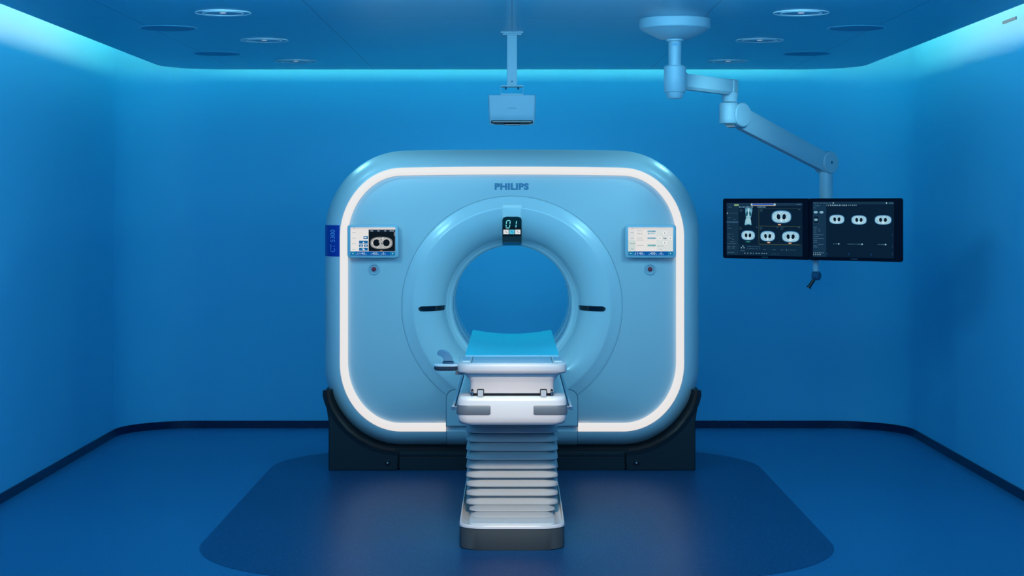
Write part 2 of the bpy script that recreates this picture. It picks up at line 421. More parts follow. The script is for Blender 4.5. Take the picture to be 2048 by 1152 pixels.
# split each long straight run so that the bow shows
def dens(ring):
    out = []
    n = len(ring)
    for i in range(n):
        a = Vector(ring[i]); b = Vector(ring[(i+1) % n]); out.append(a)
        if (b - a).length > 0.3:
            for k in range(1, 8):
                q = a.lerp(b, k/8)
                if q.z > 1.5: q.z = a.z + 0.0
                out.append(q)
    return out
def bow_fix(ring, base_top):
    return ring
def body_ring(y, grow, n=16):
    hw = 1.037 + grow; zt = 1.811 + grow*1.0; zb = 0.229 - grow*1.06
    rx = 0.37 + grow*1.05; rz = 0.41 + grow*0.85
    p = rrect(hw, (zt - zb)/2, 0, n, cy=(zt + zb)/2, rr=(rx, rz)); out = []
    m_ = len(p)
    for i in range(m_):
        a = p[i]; b = p[(i+1) % m_]; out.append(a)
        if abs(a[0]-b[0]) + abs(a[1]-b[1]) > 0.3:
            for k in range(1, 30): out.append((a[0] + (b[0]-a[0])*k/30, a[1] + (b[1]-a[1])*k/30))
    return [(x, y, z + (0.014*max(0, 1 - (x/0.95)**2) if z > 1.3 else 0)) for x, z in out]
BEV, BD = 0.110, 0.22
rings = [body_ring(D0 + 0.03, -0.004), body_ring(D0 + 0.004, -0.003), body_ring(D0, 0.0)]
for i in range(1, 11):
    a = pi/2*i/10; rings.append(body_ring(D0 + BD*(1 - cos(a)), BEV*sin(a)))
rings += [body_ring(D0 + 0.30, BEV), body_ring(D0 + 0.302, BEV - .004), body_ring(D0 + 0.306, BEV - .004), body_ring(D0 + 0.308, BEV), body_ring(D0 + 0.84, BEV)]
for i in range(1, 7):
    a = pi/2*i/6; rings.append(body_ring(D0 + 0.84 + .10*sin(a), BEV - .10*(1 - cos(a))))
BC = Vector((0.0, 0, 0.982)); BR = 0.365
ang = [math.atan2(p[2] - BC.z, p[0] - BC.x) for p in rings[-1]]
rings.append([(BC.x + BR*cos(a), D0 + .94, BC.z + BR*sin(a)) for a in ang])
M().loft(rings, False, False).make('body_shell', SHELL, G, angle=50)
# light strip: a loop open at the bottom middle, standing slightly proud
def strip_path():
    a = body_ring(0, 0.0, 20); b = body_ring(0, -0.046, 20)
    # rotate so that the path starts right of the gap at the bottom and runs up round to the left
    def cut(r):
        return [(p[0], p[2]) for p in r]
    return cut(a), cut(b)
so, si = strip_path()
GAP = 0.398
idx = [i for i in range(len(so)) if not (so[i][1] < 0.3 and abs(so[i][0]) < GAP + .02)]
n = len(so)
# start index: first kept after the gap going counter-clockwise
st = next(i for i in idx if (i - 1) % n not in idx)
seq = []
i = st
while i in idx:
    seq.append(i); i = (i + 1) % n
    if len(seq) >= len(idx): break
pts_o = [(GAP, so[seq[0]][1])] + [so[i] for i in seq] + [(-GAP, so[seq[-1]][1])]
pts_i = [(GAP, si[seq[0]][1])] + [si[i] for i in seq] + [(-GAP, si[seq[-1]][1])]
rg = []
for (xo, zo), (xi, zi) in zip(pts_o, pts_i):
    rg.append([(xo, D0 + .02, zo), (xo, D0 - .003, zo), (xo*.9+xi*.1, D0 - .007, zo*.9+zi*.1), (xo*.1+xi*.9, D0 - .010, zo*.1+zi*.9), (xi, D0 - .006, zi), (xi, D0 + .03, zi)])
M().loft(rg, True, True).make('light_strip', STRIP, G, angle=60)
# front panel with the round opening for the bore cover
RO = 0.6675
po = body_ring(D0 + .013, -0.048, 20)
an = [math.atan2(p[2] - BC.z, p[0] - BC.x) for p in po]
rs = [body_ring(D0 + .03, -0.040, 20), po]
def panel_y(x, z):
    return 0
for k in (0.12, 0.3, 0.6, 1.0):
    rr_ = []
    for p, a in zip(po, an):
        c = (BC.x + RO*cos(a), BC.z + RO*sin(a))
        rr_.append((p[0] + (c[0]-p[0])*k, D0 + .013 - .013*sin(pi/2*min(1, k*1.6)), p[2] + (c[1]-p[2])*k))
    rs.append(rr_)
rs.append([(BC.x + (RO-.002)*cos(a), D0 + .02, BC.z + (RO-.002)*sin(a)) for a in an])
M().loft(rs, False, False).make('front_panel', PANEL, G, angle=50)
# bore cover, turned round the bore axis
prof = [(.669, .009), (.6665, .006), (.6650, .002), (.660, -.001), (.648, -.004), (.632, -.008), (.615, -.013), (.603, -.018), (.597, -.0205), (.590, -.0205)]
for i in range(1, 15):
    a = pi/2*i/15; prof.append((.588 - .184*sin(a), -.019 + .200*(1 - cos(a))))
prof += [(.4035, .168), (.400, .172), (.394, .176), (.390, .186), (.385, .192), (.377, .194), (.370, .199), (.366, .212)]
M().lathe((BC.x, D0, BC.z), (0, 1, 0), prof, 128).make('bore_cover', RING, G, angle=40)
M().lathe((BC.x, D0, BC.z), (0, 1, 0), [(.366, .218), (.363, .222), (.363, .226), (.365, .230), (.365, .55), (.362, .552), (.362, .57), (.365, .572), (.365, .94)], 128).make('bore_tunnel', mat('bore_liner', (0.70, 0.80, 0.86, 1), 0.15, spec=0.6), G, angle=40)
def prof_y(r):
    for (r0, y0), (r1, y1) in zip(prof, prof[1:]):
        if r1 <= r <= r0: return y0 + (y1 - y0)*((r0 - r)/max(1e-6, r0 - r1))
    return 0
# black sensor slots following the funnel
for sg in (-1, 1):
    rg = []
    for i in range(25):
        r = .4065 + (.563 - .4065)*i/24
        hz = .0150 * sqrt(max(0.02, 1 - max(0, (i - 20.5)/3.6)**2))
        y = D0 + prof_y(r)
        rg.append([(sg*r, y + .004, BC.z - .013 - hz), (sg*r, y - .0045, BC.z - .013 - hz), (sg*r, y - .0045, BC.z - .013 + hz), (sg*r, y + .004, BC.z - .013 + hz)])
    M().loft(rg).make('sensor_slot', GLASS, G, smooth=False)
# display over the bore
def extr_x(hw, prof_, inset=.0):
    return [[(-hw, y, z) for y, z in prof_], [(hw, y, z) for y, z in prof_]]
front = [(10.832, 1.594), (10.818, 1.583), (10.826, 1.522), (10.850, 1.46), (10.89, 1.405), (10.96, 1.367), (11.066, 1.345)]
back = [(11.07, 1.37), (10.98, 1.40), (10.90, 1.48), (10.86, 1.56), (10.85, 1.594)]
M().loft(extr_x(.0575, front + back)).make('display_housing', mat('display_cap', (0.90, 0.97, 0.98, 1), 0.3), G, smooth=True, bevel=.006)
# black glass: rows follow the housing's front, the two top corners rounded
def front_y(z):
    for (y0, z0), (y1, z1) in zip(front[1:], front[2:]):
        if z1 <= z <= z0: return y0 + (y1 - y0)*(z0 - z)/(z0 - z1)
    return front[-1][0]
rg = []
ztop = 1.524
for i in range(30):
    z = ztop - (ztop - 1.3445)*(i/29)**1.0
    d = ztop - z; hw = .0580 if d > .022 else .0580 - .022 + sqrt(max(0, .022**2 - (.022 - d)**2))
    y = front_y(z) - .0035
    rg.append([(-hw, y + .006, z), (-hw, y, z), (hw, y, z), (hw, y + .006, z)])
dsp = M().loft(rg).make('display_glass', GLASS, G, angle=40)
cv = Canvas((-.056, 10.800, 1.515), (.112, 0, 0), (0, 0, -.12), 112, 120, (0, 0, 0)); cv.org = G0
def seg_digit(cv, x, y, w_, h_, segs, col):
    t_ = w_*.20; sh = .22
    def q(px, py): return (x + px + (h_ - py)*sh*.5, y + py)
    S = {'a': [(t_*.6, 0), (w_-t_*.6, 0), (w_-t_*1.4, t_), (t_*1.4, t_)], 'd': [(t_*1.4, h_-t_), (w_-t_*1.4, h_-t_), (w_-t_*.6, h_), (t_*.6, h_)],
         'f': [(0, t_*.6), (t_, t_*1.4), (t_, h_/2-t_*.6), (0, h_/2-t_*.3)], 'b': [(w_-t_, t_*1.4), (w_, t_*.6), (w_, h_/2-t_*.3), (w_-t_, h_/2-t_*.6)],
         'e': [(0, h_/2+t_*.3), (t_, h_/2+t_*.6), (t_, h_-t_*1.4), (0, h_-t_*.6)], 'c': [(w_-t_, h_/2+t_*.6), (w_, h_/2+t_*.3), (w_, h_-t_*.6), (w_-t_, h_-t_*1.4)]}
    for k in segs: cv.poly([q(*p) for p in S[k]][::-1], col)
cyan = rgb(120, 225, 235)
seg_digit(cv, 16, 12, 27, 50, 'abcdef', cyan)
seg_digit(cv, 54, 12, 27, 50, 'bc', cyan)
for i, c in enumerate((rgb(225, 228, 232), rgb(80, 190, 220), rgb(225, 228, 232))):
    x = 4 + i*35.5; cv.rect(x, 70, x + 32, 97, c); k_ = rgb(60, 80, 95) if i != 1 else rgb(10, 80, 120)
    for (a, b, a2, b2) in ((12, 6, 18, 14), (18, 14, 12, 22), (18, 14, 26, 18)): cv.poly([(x+a, 70+b), (x+a-1, 72+b), (x+a2-1, 72+b2), (x+a2+1, 70+b2)], k_)
# seat the pictures on the curved glass
for v in cv.v: v.y = D0 + (front_y(v.z) - .0037) - D0 - .0003 * 1
o = cv.make('display_readout', dsp)
# separate the layers a little
for p in o.data.polygons: pass
for vtx in o.data.vertices: pass
k_off = {}
for pi_, p in enumerate(o.data.polygons):
    for vi in p.vertices: o.data.vertices[vi].co.y -= 0.00006 * pi_ / 2

# control screens
def control_screen(cx, kind, label):
    cz = 1.3765; hw, hh = .153, .0995; y0 = 10.79
    fr = [(x, z) for x, z in rrect(hw, hh, .018, 8, cx, cz)]
    def sh(d): return [(x, z) for x, z in rrect(hw - d, hh - d, .018 - d*.5, 8, cx, cz)]
    M_ = M().loft([[(x, y, z) for x, z in sh(d)] for d, y in ((.010, y0 + .024), (.0, y0 + .018), (.0, y0 + .004), (.0015, y0 + .001), (.004, y0))])
    t = M_.make('control_screen', mat('screen_casing_%s' % kind, (0.42, 0.62, 0.72, 1), 0.3), G, angle=30); t['label'] = label
    M().box(cx - .09, cx + .09, y0 + .02, D0 + .03, cz - .06, cz + .06).make('bracket', SEAM, t, smooth=False, bevel=.004)
    # dark shadow gap around the casing back
    W, H = 820, 515
    cv = Canvas((cx - .1345, y0 - .0006, cz + .083), (.269, 0, 0), (0, 0, -.168), W, H, (0, -1, 0)); cv.org = G0
    wh = rgb(232, 230, 228); fnt = rgb(205, 206, 206); blue = rgb(22, 105, 165); hair = rgb(212, 214, 214); ink = rgb(120, 140, 150)
    cv.rect(0, 0, W, H, wh)
    cv.rect(0, 0, W, 38, rgb(222, 216, 216)); cv.ell(70, 14, 8, 6, rgb(50, 60, 80), 8)
    cv.ticks(90, 12, 8, 34, 5, 10, rgb(190, 195, 200)); cv.ticks(520, 14, 6, 24, 4, 8, rgb(190, 195, 200))
    if kind == 'scan':
        cv.rect(332, 40, W, 436, rgb(5, 8, 14))
        cv.rect(332, 40, W, 84, rgb(14, 28, 48))
        for x, w_ in ((365, 50), (492, 40), (620, 34), (715, 85)): cv.rect(x, 58, x + w_, 70, rgb(190, 205, 215))
        cv.rect(800, 84, W, 436, rgb(40, 46, 54)); cv.rect(794, 84, W, 155, rgb(120, 125, 132))
        chest(cv, 567, 285, 205, 112, grey=True, seed=5)
        cv.rect(545, 425, 590, 437, rgb(215, 150, 80))
        for y in (92, 195, 298, 400): cv.rect(30, y, 100, y + 6, ink)
        for y in (55, 92, 118, 175, 250, 330, 380): cv.rect(150, y, 215, y + 3, rgb(225, 190, 170))
        cv.rect(235, 55, 300, 60, hair); cv.rect(235, 118, 310, 122, hair)
        for r in ((240, 160, 320, 214), (158, 243, 320, 297), (158, 313, 230, 355), (248, 313, 320, 355), (158, 374, 320, 428)): cv.rect(*r, blue)
        w2 = rgb(225, 235, 240)
        cv.rect(255, 176, 285, 196, w2); cv.rect(287, 180, 300, 192, w2)
        cv.poly([(222, 286), (256, 286), (239, 256)], w2); cv.poly([(178, 346), (212, 346), (195, 322)], w2)
        cv.ell(284, 334, 12, 12, w2, 10); cv.rect(216, 386, 250, 404, w2); cv.rect(235, 400, 262, 418, w2)
    else:
        cv.rect(0, 40, 115, 436, rgb(222, 224, 224)); cv.rect(0, 240, 136, 436, rgb(205, 219, 216)); cv.rect(515, 40, W, 436, rgb(218, 224, 224))
        for y in (95, 195, 290, 392): cv.rect(45 if y != 290 else 30, y, 100 if y != 290 else 125, y + 7, rgb(90, 120, 130))
        for y, w_ in ((60, 110), (192, 105), (228, 125), (325, 130)): cv.rect(155, y, 155 + w_, y + 6, ink)
        for i in range(3): cv.rect(165 + i*35, 108, 182 + i*35, 124, rgb(150, 160, 165))
        for y in (84, 150, 238, 300, 362, 415): cv.rect(140, y, 500, y + 2, hair)
        for y, c in ((55, rgb(135, 180, 198)), (182, rgb(135, 180, 205)), (315, rgb(110, 178, 185))):
            cv.rect(352, y, 505, y + 32, c); cv.rect(440, y + 12, 490, y + 18, rgb(80, 130, 150))
        cv.rect(352, 100, 505, 130, rgb(195, 222, 232)); cv.poly([(360, 122), (384, 122), (372, 104)], rgb(20, 80, 100)); cv.rect(395, 108, 470, 113, ink)
        for x, y in ((668, 102), (668, 282), (578, 198), (768, 198)): cv.rect(x - 36, y - 30, x + 36, y + 30, rgb(236, 238, 238)); cv.rect(x - 4, y - 12, x + 4, y + 10, rgb(20, 40, 60)); cv.poly([(x-10, y+2), (x, y+14), (x+10, y+2)], rgb(20, 40, 60))
        cv.rect(636, 198, 700, 206, rgb(20, 70, 100)); cv.poly([(655, 204), (675, 218), (695, 204)], rgb(10, 60, 90)); cv.rect(640, 172, 646, 186, rgb(20, 70, 100))
        cv.ell(552, 342, 10, 10, rgb(150, 160, 165), 10); cv.rect(570, 339, 650, 345, ink); cv.rect(560, 396, 620, 402, ink)
    cv.rect(0, 440, W, H, rgb(6, 88, 165))
    cv.rect(0, 440, 100, H, rgb(22, 120, 170)); cv.rect(W - 95, 440, W, H, rgb(22, 120, 170))
    lt = rgb(190, 225, 240)
    cv.poly([(30, 478), (48, 468), (48, 488)], lt); cv.rect(48, 475, 64, 481, lt); cv.ell(772, 478, 10, 10, lt, 10)
    cv.text('1140', 200, 478, 130, 42, lt); cv.text('400', 447, 478, 95, 42, lt); cv.text('0', 603, 478, 30, 42, lt)
    for x, w_ in ((105, 22), (275, 22), (372, 22), (505, 20), (555, 22), (628, 22)): cv.rect(x, 484, x + w_, 496, rgb(120, 180, 215))
    cv.make('screen', t)
control_screen(-.834, 'scan', 'left touch screen on the gantry showing a chest scan')
control_screen(.831, 'menu', 'right touch screen on the gantry showing a pale menu')
# stop buttons
for x in (-.832, .832):
    c = (x, D0 + .004, 1.208)
    b = M().lathe(c, (0, 1, 0), [(.036, .004), (.036, -.008), (.033, -.012), (.027, -.012), (.021, -.005), (.0001, -.005)], 48).make('stop_button', mat('button_surround', (0.50, 0.66, 0.76, 1), 0.15), G)
    M().lathe(c, (0, 1, 0), [(.014, -.003), (.014, -.018), (.0115, -.022), (.0001, -.023)], 24).make('push_cap', RED, b)
# maker's lettering
def flat_text(name, s, cx, cz, w_, h_, y, m, parent, rot=False, depth=.0012, yfun=None, **k):
    v, f = fit_text(s, w_, h_, **k)
    P = [((cx - b, cz + a) if rot else (cx + a, cz + b)) for a, b in v]
    vv = [(x, (yfun(x) if yfun else y) , z) for x, z in P]
    return M().add(vv, f).make(name, m, parent, smooth=False)
flat_text('lettering', 'PHILIPS', -.0015, 1.7055, .205, .042, D0 - .0012, LOGO, G, bold=0.045, spacing=1.06)
# model label on the left flank
def bev_y(x):
    q = min(1, max(0, (abs(x) - 1.037)/BEV)); return D0 + BD*(1 - sqrt(1 - q*q))
rg = []
for i in range(13):
    x = -1.0395 - (.1065)*sin(pi/2*i/12)
    y = bev_y(x) - .0018
    rg.append([(x, y + .006, 1.283), (x, y, 1.283), (x, y, 1.472), (x, y + .006, 1.472)])
lab = M().loft(rg).make('model_label', LABEL, G, angle=60)
flat_text('lettering', 'CT 5300', -1.083, 1.377, .136, .031, 0, LABTX, lab, rot=True, yfun=lambda x: bev_y(x) - .0030, bold=0.0)
# service door below the bore: flat top part and profiled lower part, framed by a dark gap
ZD = .482
def door_pts(hw, ztop, r):
    p = []
    for i in range(9):
        a = pi/2*i/8; p.append((hw - r + r*cos(a), ztop - r + r*sin(a)))
    for i in range(9):
        a = pi/2 + pi/2*i/8; p.append((-hw + r + r*cos(a), ztop - r + r*sin(a)))
    return p
d = [(GAP-.003, .272)] + door_pts(GAP - .003, ZD, .055) + [(-(GAP-.003), .272)]
dg_ = [(GAP, .262)] + door_pts(GAP, ZD + .003, .057) + [(-GAP, .262)]
M().poly_xz(dg_, D0 - .018, D0 + .03).make('door_gap', SEAM, G, smooth=False)
M().poly_xz(d, D0 - .0195, D0 + .02).make('service_door', PANEL, G, smooth=False)
pr = [(D0 - .0195, .272), (D0 - .0195, .266), (D0 - .012, .262), (D0 + .004, .256), (D0 + .004, .235), (D0 - .008, .229)]
for i in range(1, 11):
    a = pi/2*i/10; pr.append((D0 + BD*(1-cos(a)) - .006, .229 - BEV*1.06*sin(a) - .002))
prb = [(D0 + BD, .13), (D0 + .06, .22), (D0 + .03, .272)]
M().loft(extr_x(GAP - .003, pr + prb)).make('door_apron', SHELL, G, smooth=True, angle=40)
M().loft(extr_x(GAP - .0005, [(y + .0025, z + .001) for y, z in pr] + prb)).make('door_gap', SEAM, G, smooth=True, angle=40)

# dark base cradle -------------------------------------------------
s0 = 10.80/3600
def bx(px): return (px - 1024)*s0
def bz(py): return 1.6 - (py - 408)*s0
inner = [(653, 781), (652, 790), (656, 805), (663, 821), (677, 842), (694, 862), (716, 879.5), (744, 894.5), (770, 902), (797, 904.5)]
outer = [(649, 780), (647.3, 790), (650, 805), (654, 822), (657.0, 842), (657, 870), (657, 900), (657, 940)]
def side_pts():
    p = [(bx(x), bz(y)) for x, y in outer] + [(bx(795.5), 0.0)] + [(bx(x), bz(y)) for x, y in inner[::-1]]
    p[7] = (bx(657), 0.0)
    return p
base = None
YB0, YB1 = 10.80, 11.80
for sg in (-1, 1):
    pts = [(x if sg < 0 else -x, z) for x, z in side_pts()]
    M().poly_xz(pts, YB0, YB1).make('base_cheek', DARK, G, smooth=True, angle=30, bevel=.018)
    # raised band along the cradle
    rg = []
    for i in range(len(inner)):
        x, y = inner[i]; a = inner[max(0, i-1)]; b = inner[min(len(inner)-1, i+1)]
        tx, ty = b[0]-a[0], b[1]-a[1]; L = sqrt(tx*tx + ty*ty); nx, ny = -ty/L, tx/L
        X0, Z0 = bx(x), bz(y); X1, Z1 = bx(x + nx*7), bz(y + ny*7)
        if sg > 0: X0, X1 = -X0, -X1
        rg.append([(X0, YB0 - .004, Z0), (X1, YB0 - .001, Z1), (X1, YB0 + .02, Z1), (X0, YB0 + .02, Z0)])
    M().loft(rg).make('cradle_band', mat('band_plastic_%d' % (sg > 0), (0.012, 0.015, 0.020, 1), 0.28), G, angle=50)
    c = (sg*.747, YB0, bz(926))
    bo = M().lathe(c, (0, 1, 0), [(.016, .002), (.016, -.003), (.013, -.004), (.011, -.001), (.0001, -.001)], 24).make('base_bolt', BLACK, G)
    M().lathe(c, (0, 1, 0), [(.006, 0), (.006, -.004), (.0001, -.005)], 6).make('bolt_head', CHROME, bo)
M().box(bx(798.5), -bx(798.5), YB0 + .008, YB1, 0, bz(913)).make('base_plate', DARK, G, smooth=False, bevel=.004)
M().box(bx(798.5), -bx(798.5), YB0 + .002, YB1, bz(912), bz(904.5)).make('base_rail', DARK, G, smooth=False, bevel=.002)
M().box(bx(790), -bx(790), YB0 + .03, YB1 - .02, .01, bz(900)).make('base_core', BLACK, G, smooth=False)
# black rubber channel between body and cradle
ch = []
mid = [(-x, z) for x, z in [(bx(x), bz(y)) for x, y in inner]]
path = [(bx(x), bz(y)) for x, y in inner] + [(-x, z) for x, z in [(bx(x), bz(y)) for x, y in inner[::-1]]]
rg = []
for i, (x, z) in enumerate(path):
    a = path[max(0, i-1)]; b = path[min(len(path)-1, i+1)]; t_ = Vector((b[0]-a[0], b[1]-a[1])).normalized(); nx, nz = -t_.y, t_.x
    rg.append([(x, YB0 + .03, z), (x + nx*.022, YB0 + .05, z + nz*.022), (x + nx*.05, YB0 + .30, z + nz*.05), (x, YB0 + .30, z)])
M().loft(rg).make('cradle_seal', BLACK, G, angle=50)

# ================================================================== patient table
TY = 8.30
T0 = Vector((0, TY, 0))
TB = thing('patient_table', 'long white scanner table on a pleated bellows column with a dark plinth', 'table', tuple(T0))
def N(): return MB(T0)
def plan(hw, y0, y1, r, z, n=8, rb=None, rr=None):
    return [(x, y, z) for x, y in rrect(hw, (y1 - y0)/2, r, n, 0, (y0 + y1)/2, rr=rr)]
def stack(levels, rr=None):
    return [plan(hw, y0, y1, r, z, rr=rr) for hw, y0, y1, r, z in levels]
N().loft(stack([(.240, 8.304, 10.55, .10, 0), (.244, 8.30, 10.55, .10, .006), (.244, 8.30, 10.55, .10, .101)], rr=(.12, .10))).make('plinth', PLINTH, TB, angle=40)
# pale tray rim with recess
R_ = (.12, .10)
N().loft([plan(.2455, 8.297, 10.55, .1, .102, rr=R_), plan(.2455, 8.297, 10.55, .1, .112, rr=R_), plan(.243, 8.300, 10.55, .1, .117, rr=R_), plan(.238, 8.305, 10.545, .1, .117, rr=R_), plan(.234, 8.31, 10.54, .1, .112, rr=R_)]).make('plinth_tray', WHITE, TB, angle=45)
for sg in (-1, 1):
    N().loft([[(sg*.2435, y, .112), (sg*.2435, y, z), (sg*.2385, y, z), (sg*.2385, y, .112)] for y, z in ((8.42, .113), (8.60, .122), (9.0, .134), (10.5, .134))]).make('tray_side_rail', WHITE, TB, smooth=False)
# bellows
lips = []
z = .158; lv = []
def pleat(hw, y0, z0, z1, r=.055):
    """one pleat: flared lip at the bottom z0, drawn in at the top z1"""
    h = z1 - z0
    return [(hw - .020, y0 + .020, 9.95, r, z0 + h*.01), (hw - .004, y0 + .003, 9.95, r, z0), (hw, y0, 9.95, r, z0 + h*.10), (hw - .002, y0 + .003, 9.95, r, z0 + h*.35), (hw - .012, y0 + .012, 9.95, r, z0 + h*.62), (hw - .026, y0 + .026, 9.95, r, z0 + h*.97)]
lv += pleat(.196, 8.50, .118, .138)
lv += pleat(.205, 8.555, .138, .158)
k = 0
while z < .585:
    lv += pleat(.2215, 8.615, z, z + .0432); z += .0432; k += 1
N().loft(stack(lv)).make('bellows', BELLOW, TB, angle=28)
# ramp plate in front of the bellows
N().loft([plan(.200, 8.345, 8.70, .03, .112), plan(.198, 8.350, 8.70, .03, .1185), plan(.192, 8.40, 8.70, .03, .1205)]).make('tray_cover', mat('tray_cover_plastic', (0.50, 0.52, 0.54, 1), 0.4), TB, angle=30)
# carriage
cz0 = .575
cl = [(.215, 8.345, 10.75, .06, cz0), (.232, 8.322, 10.75, .055, cz0 + .003), (.243, 8.309, 10.75, .052, cz0 + .010), (.250, 8.302, 10.75, .05, cz0 + .022), (.2525, 8.30, 10.75, .05, cz0 + .045),
      (.2525, 8.30, 10.75, .05, .690), (.250, 8.303, 10.75, .05, .701), (.244, 8.310, 10.75, .05, .709), (.236, 8.318, 10.75, .05, .712)]
car = N().loft(stack(cl)).make('carriage', WHITE, TB, angle=35)
# grey bumpers wrapping the two front corners
def around(hw, y0, r, off):
    """points along the carriage outline from the front middle round the left corner to the side"""
    p = []
    for q_ in (-.099, -.0997, -.102, -.106, -.111): p.append((q_, y0 - off))
    for i in range(1, 9): p.append((-.111 - (hw - r - .111)*i/8, y0 - off))
    for i in range(1, 13):
        a = -pi/2 - pi/2*i/12; p.append((-(hw - r) + (r + off)*cos(a), y0 + r + (r + off)*sin(a)))
    for i in range(1, 6): p.append((-hw - off, y0 + r + .06*i/5))
    return p
for sg in (-1, 1):
    A = around(.2525, 8.30, .05, .0045); B = around(.2525, 8.30, .05, -.004); rg = []
    nA = len(A)
    for i, (a, b) in enumerate(zip(A, B)):
        e = 1.0
        if i < 5: e = (.66, .78, .90, .97, 1)[i]
        h = .0215*e; zc = .6495
        rg.append([(-sg*b[0]*-1 if False else (b[0] if sg < 0 else -b[0]), b[1], zc - h), ((a[0] if sg < 0 else -a[0]), a[1] + .002, zc - h), ((a[0] if sg < 0 else -a[0]), a[1], zc - h + .004), ((a[0] if sg < 0 else -a[0]), a[1], zc + h - .004), ((a[0] if sg < 0 else -a[0]), a[1] + .002, zc + h), ((b[0] if sg < 0 else -b[0]), b[1], zc + h)])
    N().loft(rg).make('corner_bumper', GREY, TB, angle=50)
# side rails with end fittings
for sg in (-1, 1):
    ra = N().prism((sg*.272, 8.36, .655), (sg*.272, 10.70, .655), [(-.006, -.010), (.006, -.010), (.006, .010), (-.006, .010)]).make('side_rail', ARM, TB, smooth=False, bevel=.001)
    N().box(min(sg*.264, sg*.2665), max(sg*.264, sg*.2665), 8.36, 10.70, .650, .664).make('rail_groove', SEAM, ra, smooth=False)
    N().box(min(sg*.2485, sg*.266), max(sg*.2485, sg*.266), 8.350, 8.375, .650, .660).make('rail_bracket', CHROME, ra, smooth=False, bevel=.001)
    N().box(min(sg*.264, sg*.281), max(sg*.264, sg*.281), 8.345, 8.362, .645, .664).make('rail_end_cap', CHROME, ra, smooth=False, bevel=.002)
# support head under the tabletop
hd = [(.188, 8.335, 10.3, .02, .712), (.188, 8.335, 10.3, .02, .7235)]
N().loft(stack(hd)).make('support_gap', BLACK, TB, angle=30)
hl = [(.190, 8.328, 10.3, .02, .7235), (.1935, 8.324, 10.3, .022, .726), (.1935, 8.324, 10.3, .025, .770), (.196, 8.322, 10.3, .027, .781), (.205, 8.318, 10.3, .03, .795), (.2235, 8.312, 10.3, .035, .815), (.228, 8.311, 10.3, .035, .822)]
N().loft(stack(hl)).make('support_head', WHITE, TB, angle=35)
for sg in (-1, 1):
    for cx_, hw_, zt, m_, nm in ((.1455, .0165, .7445, BLACK, 'latch_recess'), (.1835, .0055, .7440, BLACK, 'slot')):
        pts = [(x, z) for x, z in rrect(hw_, .018, .005, 5, sg*cx_, zt - .018)]
        r0 = N().poly_xz(pts, 8.3185, 8.33).make(nm, m_, TB, smooth=False)
        if nm == 'latch_recess':
            N().box(sg*cx_ - .0125, sg*cx_ + .0125, 8.306, 8.325, .7095, .7395).make('latch', LATCH, r0, smooth=False, bevel=.0015)
        else:
            N().box(sg*cx_ - .0028, sg*cx_ + .0028, 8.312, 8.320, .712, .735).make('pin', CHROME, r0, smooth=False, bevel=.001)
# tabletop end lip
tl = [(.235, 8.305, 10.35, .05, .818), (.246, 8.290, 10.35, .05, .819), (.2515, 8.283, 10.35, .05, .826), (.2525, 8.281, 10.35, .05, .835), (.2525, 8.281, 10.35, .05, .853), (.251, 8.283, 10.35, .05, .860), (.247, 8.288, 10.35, .05, .8635), (.242, 8.294, 10.35, .048, .8645)]
# lip is short: behind it the top continues as a narrower cradle
tl = [(a, b, 8.69, d_, e) for a, b, c_, d_, e in tl]
N().loft(stack(tl)).make('tabletop_end', WHITE, TB, angle=35)
def cradle(z):
    """concave cross-section height above the edge"""
    return z
rg = []
for y in (8.69, 10.39):
    top = [(x/12*.222, y, .842 + .016*(abs(x/12))**2) for x in range(-12, 13)]
    bot = [(x/12*.19, y, .8215) for x in range(12, -13, -1)]
    rg.append(top + bot)
N().loft(rg).make('tabletop', mat('tabletop_shell', (0.55, 0.6, 0.64, 1), 0.35), TB, angle=40)
N().box(-.186, .186, 8.305, 8.66, .864, .8662).make('end_plate', mat('end_plate_plastic', (0.45, 0.62, 0.70, 1), 0.3), TB, smooth=False, bevel=.001)
for sg in (-1, 1):
    N().box(min(sg*.1862, sg*.189), max(sg*.1862, sg*.189), 8.335, 8.66, .8640, .8665).make('plate_gap', BLACK, TB, smooth=False)
    N().box(min(sg*.197, sg*.232), max(sg*.197, sg*.232), 8.40, 8.64, .8640, .8680).make('strap_pad', GLOSS, TB, smooth=False, bevel=.003)
N().box(-.225, .225, 8.675, 8.690, .864, .8705).make('end_bar', GLOSS, TB, smooth=False, bevel=.002)
# hand control on the left
hc = N().loft([[(x, y, z_) for x, y in rrect(.056 - d_, .05 - d_, .03 - d_, 8, -.3055, 8.365)] for d_, z_ in ((.012, .828), (.004, .830), (.0, .836), (.0, .849))]).make('hand_control', mat('control_grey', (0.05, 0.07, 0.10, 1), 0.35), TB, angle=35)
N().loft([[(x, y, z_) for x, y in rrect(.057 - d_, .051 - d_, .03 - d_, 8, -.3055, 8.365)] for d_, z_ in ((.0, .849), (.0, .856), (.003, .859))]).make('control_top', GLOSS, hc, angle=35)
N().box(-.262, -.225, 8.33, 8.42, .810, .834).make('control_mount', GREY, hc, smooth=False, bevel=.002)
fin = [(221, 270), (375, 270), (372, 225), (345, 170), (300, 118), (240, 85), (180, 76), (135, 95), (116, 130), (125, 160), (150, 172), (180, 183), (205, 205), (220, 235)]
s1 = 8.37/3600
fp = [((860 + x/8.229 - 1024)*s1, 1.6 - (690 + y/8.229 - 408)*s1) for x, y in fin]
N().poly_xz(fp, 8.360, 8.392).make('grip', mat('grip_blue_grey', (0.22, 0.36, 0.48, 1), 0.3), hc, smooth=True, angle=50, bevel=.004)
gb = N().box(fp[0][0] - .004, fp[1][0] + .004, 8.350, 8.402, .8585, .8665).make('grip_base', SEAM, hc, smooth=False, bevel=.001)

